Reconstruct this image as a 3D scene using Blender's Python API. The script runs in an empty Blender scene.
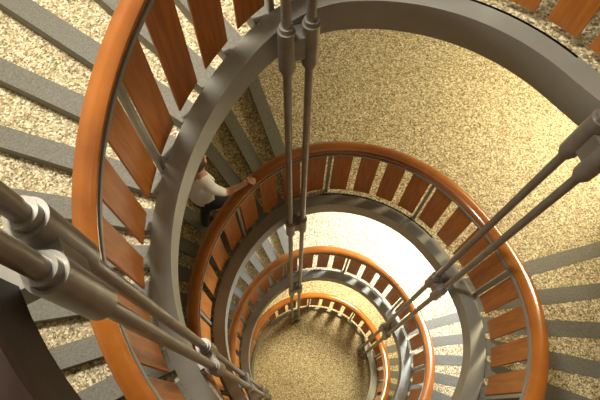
import bpy, bmesh, math, random
from mathutils import Vector, Matrix
random.seed(3)
sc=bpy.context.scene
F=500.0; T=math.atan(212/F); H=4.0
K=H*math.cos(T)/F
BOT=3.60
ZC=BOT*H
RH=1.755; RS0,RS1=1.51,1.68; RP=1.71; RROD=1.40; ROUT=4.4
HR=1.15
TA,TB=24.0,109.0; ARC=360-(TB-TA)
LD=[.655,1.57,2.57,BOT]
NS=31; DTH=ARC/NS
THTOP=-150; THBOT=1372
TOPD=.285
def gw(k,u):
    return u+(.17*math.sin(math.pi*u)*(1-u) if k==0 else 0)
def zs(th):
    if th<TA:
        d=max(LD[0]-(TA-th)/ARC,TOPD)
    else:
        k=int(math.floor((th-TA)/360.0)); r=th-TA-360*k
        if k>=3: d=LD[3]
        else: d=LD[k]+(0 if r<TB-TA else (LD[k+1]-LD[k])*gw(k,(r-(TB-TA))/ARC))
    return ZC-min(d,BOT-.02)*H
def tread_z(k,i):
    return ZC-(LD[k]+(LD[k+1]-LD[k])*gw(k,(i+1)/NS))*H if i>=0 else ZC-LD[k]*H
def tz(th):
    k=int(math.floor((th-TA)/360.0)); r=th-TB-360*k
    return tread_z(k,-1 if r<0 else int(r//DTH))
def zsm(th,w=9):
    return sum(zs(th+w*i/4.0) for i in range(-4,5))/9.0
def P(r,th,z):
    a=math.radians(th); return Vector((r*math.cos(a),r*math.sin(a),z))

# ---------- materials
def mat(name,col,rough=.5,metal=0.,coat=0.):
    m=bpy.data.materials.new(name); m.use_nodes=True
    b=m.node_tree.nodes['Principled BSDF']
    b.inputs['Base Color'].default_value=(*col,1); b.inputs['Roughness'].default_value=rough
    b.inputs['Metallic'].default_value=metal; b.inputs['Coat Weight'].default_value=coat
    b.inputs['Coat Roughness'].default_value=.15
    return m,b
def N(m,t,**kw):
    n=m.node_tree.nodes.new(t)
    for k,v in kw.items():
        if hasattr(n,k): setattr(n,k,v)
        else: n.inputs[k].default_value=v
    return n
def ramp(m,stops):
    r=N(m,'ShaderNodeValToRGB'); e=r.color_ramp.elements
    while len(e)<len(stops): e.new(.5)
    for i,(p,c) in enumerate(stops):
        e[i].position=p; e[i].color=(*c,1)
    return r
def noisy(name,scale,stops,rough=.5,metal=0,coat=0,stretch=(1,1,1),detail=3,bump=0):
    m,b=mat(name,(1,1,1),rough,metal,coat)
    L=m.node_tree.links
    tc=N(m,'ShaderNodeTexCoord'); mp=N(m,'ShaderNodeMapping'); mp.inputs['Scale'].default_value=stretch
    L.new(tc.outputs['Object'],mp.inputs['Vector'])
    n=N(m,'ShaderNodeTexNoise'); n.inputs['Scale'].default_value=scale; n.inputs['Detail'].default_value=detail
    L.new(mp.outputs[0],n.inputs['Vector'])
    r=ramp(m,stops); L.new(n.outputs['Fac'],r.inputs[0]); L.new(r.outputs[0],b.inputs['Base Color'])
    return m
def terrazzo(name):
    m,b=mat(name,(1,1,1),.6); L=m.node_tree.links
    tc=N(m,'ShaderNodeTexCoord')
    v=N(m,'ShaderNodeTexVoronoi'); v.inputs['Scale'].default_value=66; v.inputs['Randomness'].default_value=1
    L.new(tc.outputs['Object'],v.inputs['Vector'])
    sp=N(m,'ShaderNodeSeparateColor'); L.new(v.outputs['Color'],sp.inputs[0])
    n=N(m,'ShaderNodeTexNoise'); n.inputs['Scale'].default_value=26; n.inputs['Detail'].default_value=3
    L.new(tc.outputs['Object'],n.inputs['Vector'])
    ad=N(m,'ShaderNodeMath'); ad.operation='MULTIPLY_ADD'; ad.inputs[1].default_value=.6; L.new(n.outputs['Fac'],ad.inputs[0])
    sb=N(m,'ShaderNodeMath'); sb.operation='ADD'; sb.inputs[1].default_value=-.30; L.new(sp.outputs[0],sb.inputs[0]); L.new(sb.outputs[0],ad.inputs[2])
    r=ramp(m,[(.0,(.11,.085,.04)),(.2,(.25,.20,.10)),(.45,(.41,.34,.19)),(.7,(.55,.47,.29)),(.97,(.80,.73,.54))])
    L.new(ad.outputs[0],r.inputs[0]); L.new(r.outputs[0],b.inputs['Base Color'])
    return m
M_terr=terrazzo('terrazzo')
M_wood=noisy('varnished_wood',2.5,[(.3,(.26,.078,.013)),(.6,(.39,.128,.020)),(.8,(.47,.175,.032))],.22,coat=.8)
M_panel=noisy('panel_wood',5,[(.3,(.38,.125,.018)),(.7,(.54,.20,.034))],.48,coat=.08,stretch=(6,6,.6))
M_gray=noisy('painted_steel',3,[(.3,(.25,.255,.225)),(.7,(.305,.31,.275))],.38,metal=.15)
M_rod=noisy('rod_steel',8,[(.3,(.22,.21,.185)),(.7,(.29,.28,.25))],.33,metal=.45)
M_nose=noisy('nosing_strip',60,[(.3,(.11,.108,.09)),(.7,(.19,.185,.155))],.6)
M_wall=noisy('wall_plaster',4,[(.3,(.45,.40,.29)),(.7,(.52,.46,.34))],.85)
M_dark=noisy('dark_brown',6,[(.3,(.018,.007,.0035)),(.7,(.04,.014,.006))],.7,stretch=(1,1,6))  # near-black brown for the top stringer run and top landing
M_shirt=noisy('white_cotton',20,[(.3,(.85,.85,.85)),(.7,(.93,.93,.93))],.8)
M_trou=noisy('dark_denim',40,[(.3,(.02,.022,.03)),(.7,(.04,.045,.06))],.8)
M_skin=noisy('skin',12,[(.3,(.56,.29,.19)),(.7,(.66,.37,.25))],.5)
M_hair=noisy('hair',40,[(.3,(.04,.025,.015)),(.7,(.10,.06,.035))],.6)
M_shoe=noisy('shoe_leather',20,[(.3,(.03,.02,.015)),(.7,(.05,.035,.025))],.5)

def obj(name,bm,mats,parent=None,smooth=False,bevel=0):
    bmesh.ops.recalc_face_normals(bm,faces=bm.faces)
    me=bpy.data.meshes.new(name); bm.to_mesh(me); bm.free()
    for m in mats: me.materials.append(m)
    o=bpy.data.objects.new(name,me); sc.collection.objects.link(o)
    if smooth:
        for p in me.polygons: p.use_smooth=True
        md=o.modifiers.new('es','EDGE_SPLIT'); md.split_angle=math.radians(40)
    if bevel:
        md=o.modifiers.new('b','BEVEL'); md.width=bevel; md.segments=2; md.limit_method='ANGLE'
    if parent: o.parent=parent
    return o
def empty(name):
    e=bpy.data.objects.new(name,None); sc.collection.objects.link(e); return e
def sweep(bm,prof,ths,zf,mi=0):
    rings=[]
    for th in ths:
        z=zf(th); rings.append([bm.verts.new(P(r,th,z+dz)) for r,dz in prof])
    n=len(prof)
    for a,b in zip(rings,rings[1:]):
        for i in range(n):
            f=bm.faces.new((a[i],a[(i+1)%n],b[(i+1)%n],b[i])); f.material_index=mi
    for r in (rings[0],rings[-1]):
        f=bm.faces.new(r); f.material_index=mi
def frange(a,b,s):
    n=max(1,int(round((b-a)/s))); return [a+(b-a)*i/n for i in range(n+1)]
def sector(bm,r0,r1,t0,t1,z0,z1,mi=0,step=4,z1b=None):
    ths=frange(t0,t1,step)
    n=len(ths); rg=[]
    for i,t in enumerate(ths):
        zb=z0 if z1b is None else z0+(z1b-z0)*i/(n-1)
        rg.append([bm.verts.new(P(r0,t,z1)),bm.verts.new(P(r1,t,z1)),bm.verts.new(P(r1,t,zb)),bm.verts.new(P(r0,t,zb))])
    for a,b in zip(rg,rg[1:]):
        for i in range(4):
            f=bm.faces.new((a[i],a[(i+1)%4],b[(i+1)%4],b[i])); f.material_index=mi
    for r in (rg[0],rg[-1]):
        f=bm.faces.new(r); f.material_index=mi

# ---------- staircase
stair=empty('spiral_staircase')
bm=bmesh.new()
PR=[(RS0,0),(RS1,0),(RS1,-.32),(RS0+.04,-.32),(RS0,-.27)]
PB=[(RS1-.07,0),(RS1,0),(RS1,-.1),(RS1-.07,-.1)]
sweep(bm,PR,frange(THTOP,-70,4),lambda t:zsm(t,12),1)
TE=TA+1080
sweep(bm,PR,frange(-70,TE,3),lambda t:zsm(t,12),0)
sweep(bm,PB,frange(TE,THBOT,4),lambda t:zsm(t,12),0)
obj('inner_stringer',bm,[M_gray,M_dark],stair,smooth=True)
def nose(bm,t1,z,rise):
    a=math.radians(t1); d=Vector((math.cos(a),math.sin(a),0)); n=Vector((-math.sin(a),math.cos(a),0))
    def q(r,off,zz): return bm.verts.new(d*r+n*off+Vector((0,0,zz)))
    w=.165
    for (o0,o1,za,zb) in ((-w,.02,z-.03,z+.004),(-.005,.012,z-rise,z-.03)):
        v=[q(RS1,o0,za),q(ROUT,o0,za),q(ROUT,o1,za),q(RS1,o1,za),q(RS1,o0,zb),q(ROUT,o0,zb),q(ROUT,o1,zb),q(RS1,o1,zb)]
        for f in ((0,3,2,1),(4,5,6,7),(0,1,5,4),(1,2,6,5),(2,3,7,6),(3,0,4,7)):
            bm.faces.new([v[i] for i in f])
bmS=bmesh.new(); bmN=bmesh.new()
for k in range(0,3):
    zl=ZC-LD[k]*H; t0=TB+360*k
    sector(bmS,RS1-.02,7.5,TA+360*k,TB+360*k,zl-.3,zl)
    nose(bmN,t0,zl,zl-tread_z(k,0))
    for i in range(NS):
        z=tread_z(k,i); a=t0+i*DTH; b=a+DTH
        if z<.01: continue
        rs_=z-tread_z(k,i+1) if i<NS-1 else .1
        sector(bmS,RS1-.02,ROUT,a,b,max(z-.12,0),z,0,step=3,z1b=max(z-.12-rs_,0))
        if i<NS-1: nose(bmN,b,z,rs_)
zt=ZC-TOPD*H; n=int(round((LD[0]-TOPD)*H/.12)); r_=(LD[0]-TOPD)*H/n; a0=TA-(LD[0]-TOPD)*ARC; dt=(TA-a0)/n
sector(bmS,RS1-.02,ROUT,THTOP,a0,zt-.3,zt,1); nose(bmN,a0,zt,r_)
for i in range(n):
    z=zt-(i+1)*r_; a=a0+i*dt
    sector(bmS,RS1-.02,ROUT,a,a+dt,z-.12,z,0,step=3,z1b=z-.12-r_)
    if i<n-1: nose(bmN,a+dt,z,r_)
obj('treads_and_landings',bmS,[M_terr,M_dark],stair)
obj('nosing_strips',bmN,[M_nose],stair)

# ---------- railing
rail=empty('stair_railing')
def zr(t): return zsm(t,14)+HR
bm=bmesh.new()
hw=.075
prof=[(RH-hw,0),(RH-hw*.97,.022),(RH-hw*.7,.042),(RH-hw*.2,.052),(RH+hw*.2,.052),(RH+hw*.7,.042),(RH+hw*.97,.022),(RH+hw,0),(RH+hw*.9,-.022),(RH+hw*.6,-.03),(RH-hw*.6,-.03),(RH-hw*.9,-.022)]
sweep(bm,prof,frange(THTOP,THBOT-6,3),zr)
obj('wood_handrail',bm,[M_wood],rail,smooth=True)
bm=bmesh.new()
sweep(bm,[(RP-.035,-.03),(RP+.035,-.03),(RP+.035,-.06),(RP-.035,-.06)],frange(THTOP,THBOT-6,3),zr)
obj('rail_flats',bm,[M_gray],rail)
bmP=bmesh.new(); bmG=bmesh.new()
def slat2(bm,t,w,r,th,lo,hi):
    vs=[]
    for tt in (t-w/2,t,t+w/2):
        z=zr(tt); vs.append([bm.verts.new(P(r-th/2,tt,z+hi)),bm.verts.new(P(r+th/2,tt,z+hi)),bm.verts.new(P(r+th/2,tt,z+lo)),bm.verts.new(P(r-th/2,tt,z+lo))])
    for a,b in zip(vs,vs[1:]):
        for j in range(4): bm.faces.new((a[j],a[(j+1)%4],b[(j+1)%4],b[j]))
    bm.faces.new(vs[0]); bm.faces.new(vs[-1])
PT=10.6; i=0; t=THTOP+4
while t<THBOT-10:
    slat2(bmP,t,7.5,RP+.01,.022,-HR+.07,-.09)
    if i%4==0:
        slat2(bmG,t+PT/2,1.3,RP+.01,.05,-HR-.10,-.05)
    t+=PT; i+=1
obj('wood_slats',bmP,[M_panel],rail,bevel=.004)
obj('steel_posts',bmG,[M_gray],rail)

# ---------- rods
def cyl(bm,c0,c1,r,seg=20):
    c0=Vector(c0); c1=Vector(c1); d=(c1-c0); L=d.length
    m=Matrix.Translation((c0+c1)/2)@d.to_track_quat('Z','Y').to_matrix().to_4x4()
    bmesh.ops.create_cone(bm,cap_ends=True,segments=seg,radius1=r,radius2=r,depth=L,matrix=m)
def box(bm,c,rot,s):
    m=Matrix.Translation(c)@Matrix.Rotation(rot,4,'Z')@Matrix.Diagonal((*s,1))
    bmesh.ops.create_cube(bm,size=1,matrix=m)
for ai,(th0,ks) in enumerate(((110.5,(0,1,2,3)),(18,(0,1,2,3)),(208,(-1,0,1,2)),(288,(-1,0,1,2)))):
    bm=bmesh.new(); a=math.radians(th0); tv=Vector((-math.sin(a),math.cos(a),0)); cv=P(RROD,th0,0); sp=.090
    for s in (-1,1):
        b=cv+tv*sp*s
        cyl(bm,b+Vector((0,0,.0)),b+Vector((0,0,ZC+1.5)),.034)
        cyl(bm,b+Vector((0,0,.0)),b+Vector((0,0,.05)),.085,24)
    for k in ks:
        zc=max(zs(th0+360*k)-(.20 if k==0 else .28),.36)
        if k==-1: zc-=.10
        for s in (-1,1):
            b=cv+tv*sp*s
            cyl(bm,b+Vector((0,0,zc-.20)),b+Vector((0,0,zc+.20)),.064,28)
            for e in (-.24,.2):
                cyl(bm,b+Vector((0,0,zc+e)),b+Vector((0,0,zc+e+.04)),.05,28)
        box(bm,cv+Vector((0,0,zc)),a,(.07,.20,.22))
        if k<3: box(bm,P((RROD+RS0)/2+.03,th0,zc+.04),a,(.15,.12,.12))
    obj('suspension_rods' ,bm,[M_rod],smooth=True)

# ---------- floor & wall
bm=bmesh.new(); box(bm,Vector((0,0,-.1)),0,(16,16,.2)); obj('floor',bm,[M_terr])
bm=bmesh.new(); sector(bm,ROUT+.005,ROUT+.2,TB,TA+360,0,ZC+3,0); obj('wall_curved',bm,[M_wall])

# ---------- person walking up, right hand on the rail
TH0=141.0; RPn=2.15
a=math.radians(TH0); fw=Vector((math.sin(a),-math.cos(a),0)); lf=Vector((math.cos(a),math.sin(a),0))
zbase=tz(TH0+360); O=P(RPn,TH0,zbase); SC=1.12
def W(x,y,z): return O+fw*x*SC+lf*y*SC+Vector((0,0,z*SC))
def loc(p):
    d=p-O; return (d.dot(fw)/SC,d.dot(lf)/SC,d.z/SC)
hth=TH0-14
hand=loc(P(RH+.01,hth,zr(hth+360)+.075))
rt=loc(P(RH,hth-5,zr(hth-5+360)+.075)); hd=(Vector(rt)-Vector(hand)).normalized()
step_z=(tz(TH0-DTH*1.2+360)-zbase)/SC
J={'pel':(0,0,.95,.125),'sp':(.02,0,1.10,.115),'ch':(.05,0,1.30,.135),'nk0':(.07,0,1.44,.075),'nk':(.09,0,1.50,.052),'hd':(.10,0,1.56,.05),
 'lh':(0,.09,.90,.095),'lk':(.06,.10,.50,.06),'la':(-.06,.10,.09,.042),'lt':(.10,.11,.035,.03),
 'rh':(.02,-.09,.90,.095),'rk':(.33,-.10,.62,.06),'ra':(.33,-.10,.10+step_z,.042),'rt':(.50,-.11,.04+step_z,.03),
 'ls':(.05,.18,1.39,.06),'le':(-.05,.25,1.12,.042),'lw':(.08,.26,.92,.028),'lp':(.13,.25,.86,.03),
 'rs':(.06,-.18,1.39,.06)}
hv=Vector(hand); rs=Vector(J['rs'][:3]); wr=hv-hd*.09+Vector((0,0,.02))
mid=(rs+wr)/2+Vector((-.03,.0,-.10))
J['re']=(*mid,.042); J['rw']=(*wr,.028); J['rp']=(*hv,.032)
E=[('pel','sp','s'),('sp','ch','s'),('ch','nk0','s'),('nk0','nk','k'),('nk','hd','k'),('pel','lh','t'),('lh','lk','t'),('lk','la','t'),('la','lt','b'),
 ('pel','rh','t'),('rh','rk','t'),('rk','ra','t'),('ra','rt','b'),('nk0','ls','s'),('ls','le','s'),('le','lw','k'),('lw','lp','k'),('nk0','rs','s'),('rs','re','s'),('re','rw','k'),('rw','rp','k')]
person=empty('person'); person.location=O
MATS={'s':0,'t':1,'k':2,'b':3}
def skin(name,V,R,Ed,root=0,sub=2):
    me=bpy.data.meshes.new(name); me.from_pydata([tuple(v) for v in V],Ed,[]); o=bpy.data.objects.new(name,me); sc.collection.objects.link(o)
    o.modifiers.new('s','SKIN'); sv=me.skin_vertices[0].data
    for i,r in enumerate(R): sv[i].radius=(r,r)
    sv[root].use_root=True
    m=o.modifiers.new('u','SUBSURF'); m.levels=sub; m.render_levels=sub
    dg=bpy.context.evaluated_depsgraph_get(); me2=bpy.data.meshes.new_from_object(o.evaluated_get(dg))
    bpy.data.objects.remove(o); 
    o2=bpy.data.objects.new(name,me2); sc.collection.objects.link(o2)
    for p in me2.polygons: p.use_smooth=True
    return o2
names=list(J); V=[W(*J[n][:3]) for n in names]; R=[J[n][3]*SC*1.15 for n in names]
body=skin('body',V,R,[(names.index(a_),names.index(b_)) for a_,b_,_ in E])
me=body.data; me.materials.clear()
for m in (M_shirt,M_trou,M_skin,M_shoe): me.materials.append(m)
segs=[(W(*J[a_][:3]),W(*J[b_][:3]),MATS[c]) for a_,b_,c in E]
for p in me.polygons:
    best=9;mi=0
    for s0,s1,c in segs:
        d=s1-s0; u=max(0,min(1,(p.center-s0).dot(d)/d.length_squared)); q=(p.center-(s0+d*u)).length
        if q<best: best=q;mi=c
    p.material_index=mi
def par(o):
    o.parent=person; o.matrix_parent_inverse=Matrix.Translation(-O)
par(body)
# hands
def handm(name,palm,fdir,across,down,curl):
    V=[];R=[];Ed=[]
    def add(v,r,pr=None):
        V.append(O+fw*v.x*SC+lf*v.y*SC+Vector((0,0,v.z*SC))); R.append(r*SC)
        if pr is not None: Ed.append((pr,len(V)-1))
        return len(V)-1
    lens=[.075,.085,.078,.06]
    c=add(palm-fdir*.02,.024)
    for i,L in enumerate(lens):
        off=across*(.03-.02*i)
        k0=add(palm+off+fdir*.03,.011,c); p=palm+off+fdir*.03
        d1=(fdir*math.cos(curl)+down*math.sin(curl)); p1=p+d1*L*.45; k1=add(p1,.0095,k0)
        d2=(fdir*math.cos(2*curl)+down*math.sin(2*curl)); p2=p1+d2*L*.32; k2=add(p2,.0085,k1)
        d3=(fdir*math.cos(2.7*curl)+down*math.sin(2.7*curl)); add(p2+d3*L*.25,.007,k2)
    t1=add(palm+across*.045-fdir*.005+down*.01,.011,c); add(palm+across*.062+fdir*.035+down*.02,.009,t1)
    o=skin(name,V,R,Ed); o.data.materials.clear(); o.data.materials.append(M_skin); par(o)
out=Vector((hd.y,-hd.x,0)).normalized()
fdr=(hd*.75+out*.55).normalized()
handm('right_hand',hv+Vector((0,0,.012)),fdr,Vector((0,0,1)).cross(fdr),Vector((0,0,-1)),.45)
handm('left_hand',Vector(J['lp'][:3]),Vector((.5,0,-.86)),Vector((.86,0,.5)),Vector((0,-1,0)),.4)
# head
hc=Vector((.115,0,1.655))
def ell(bm,c,r,u=24,v=16):
    m=Matrix.Translation(W(*c))@Matrix.Rotation(math.atan2(fw.y,fw.x),4,'Z')@Matrix.Diagonal((r[0]*SC,r[1]*SC,r[2]*SC,1))
    return bmesh.ops.create_uvsphere(bm,u_segments=u,v_segments=v,radius=1,matrix=m)['verts']
bm=bmesh.new(); vs=ell(bm,hc,(.098,.076,.118),32,24)
for v in vs:
    l=Vector(loc(v.co)); dz=(l.z-hc.z)/.118
    if dz<0:
        y=l.y*(1+.28*dz); x=hc.x+(l.x-hc.x)*(1+.12*dz)+(-dz)*.012; v.co=W(x,y,l.z)
ell(bm,hc+Vector((.100,0,-.012)),(.020,.013,.022),12,10); ell(bm,hc+Vector((.088,0,.012)),(.014,.010,.03),12,10)
for s in (-1,1): ell(bm,hc+Vector((-.005,.076*s,-.005)),(.02,.009,.032),12,10)
o=obj('head',bm,[M_skin],smooth=True); par(o)
bm=bmesh.new()
for s in (-1,1): ell(bm,hc+Vector((.088,.030*s,.01)),(.011,.014,.009),12,10)
o=obj('eyes',bm,[M_trou],smooth=True); par(o)
M_lip=noisy('lips',10,[(.3,(.40,.13,.10)),(.7,(.45,.16,.12))],.5)
bm=bmesh.new(); ell(bm,hc+Vector((.094,0,-.055)),(.010,.026,.008),12,10); o=obj('mouth',bm,[M_lip],smooth=True); par(o)
bm=bmesh.new(); vs=ell(bm,hc+Vector((-.012,0,.02)),(.104,.086,.112),32,24)
kill=[v for v in vs if (lambda l:(l.x-hc.x>.055 and l.z<hc.z+.05) or l.z<hc.z-.055)(Vector(loc(v.co)))]
bmesh.ops.delete(bm,geom=kill,context='VERTS')
o=obj('hair',bm,[M_hair],smooth=True); par(o)

# ---------- light
w=bpy.data.worlds.new('w'); sc.world=w; w.use_nodes=True
w.node_tree.nodes['Background'].inputs[0].default_value=(1,.91,.72,1); w.node_tree.nodes['Background'].inputs[1].default_value=.40
def area(loc_,tgt,size,power,col):  # added area light, out of view, with no fixture behind it
    l=bpy.data.lights.new('added_fill','AREA'); l.size=size; l.energy=power; l.color=col; l.shape='DISK'
    o=bpy.data.objects.new('fill_light',l); sc.collection.objects.link(o); o.location=loc_
    o.rotation_euler=(Vector(tgt)-Vector(loc_)).to_track_quat('-Z','Y').to_euler()
for k in range(1,4):  # unseen lights added to brighten the lower landings and bottom floor
    zf=ZC-LD[k]*H
    area(P((5.4,5,3.4)[k-1],(34,45,62)[k-1],zf+(2.75,3.1,3.2)[k-1]),P((3.6,3.2,.3)[k-1],(44,60,62)[k-1],zf),(1.6,1.8,1.2)[k-1],(250,900,330)[k-1],((1,.84,.52),(.97,.98,.97),(1,.86,.54))[k-1])
area(P(2.9,140,ZC+2.5),P(2.9,148,ZC-5),1.2,520,(1,.92,.78))  # unseen light added over the open top to brighten the upper treads

# ---------- camera
cam=bpy.data.cameras.new('cam'); co=bpy.data.objects.new('camera',cam); sc.collection.objects.link(co)
cam.sensor_width=36; cam.lens=36*F/600; cam.shift_x=.01; cam.clip_start=.02
co.location=(-71*K,-160*math.cos(T)*K,ZC); co.rotation_euler=(T,0,0)
sc.camera=co
sc.view_settings.view_transform='Standard'
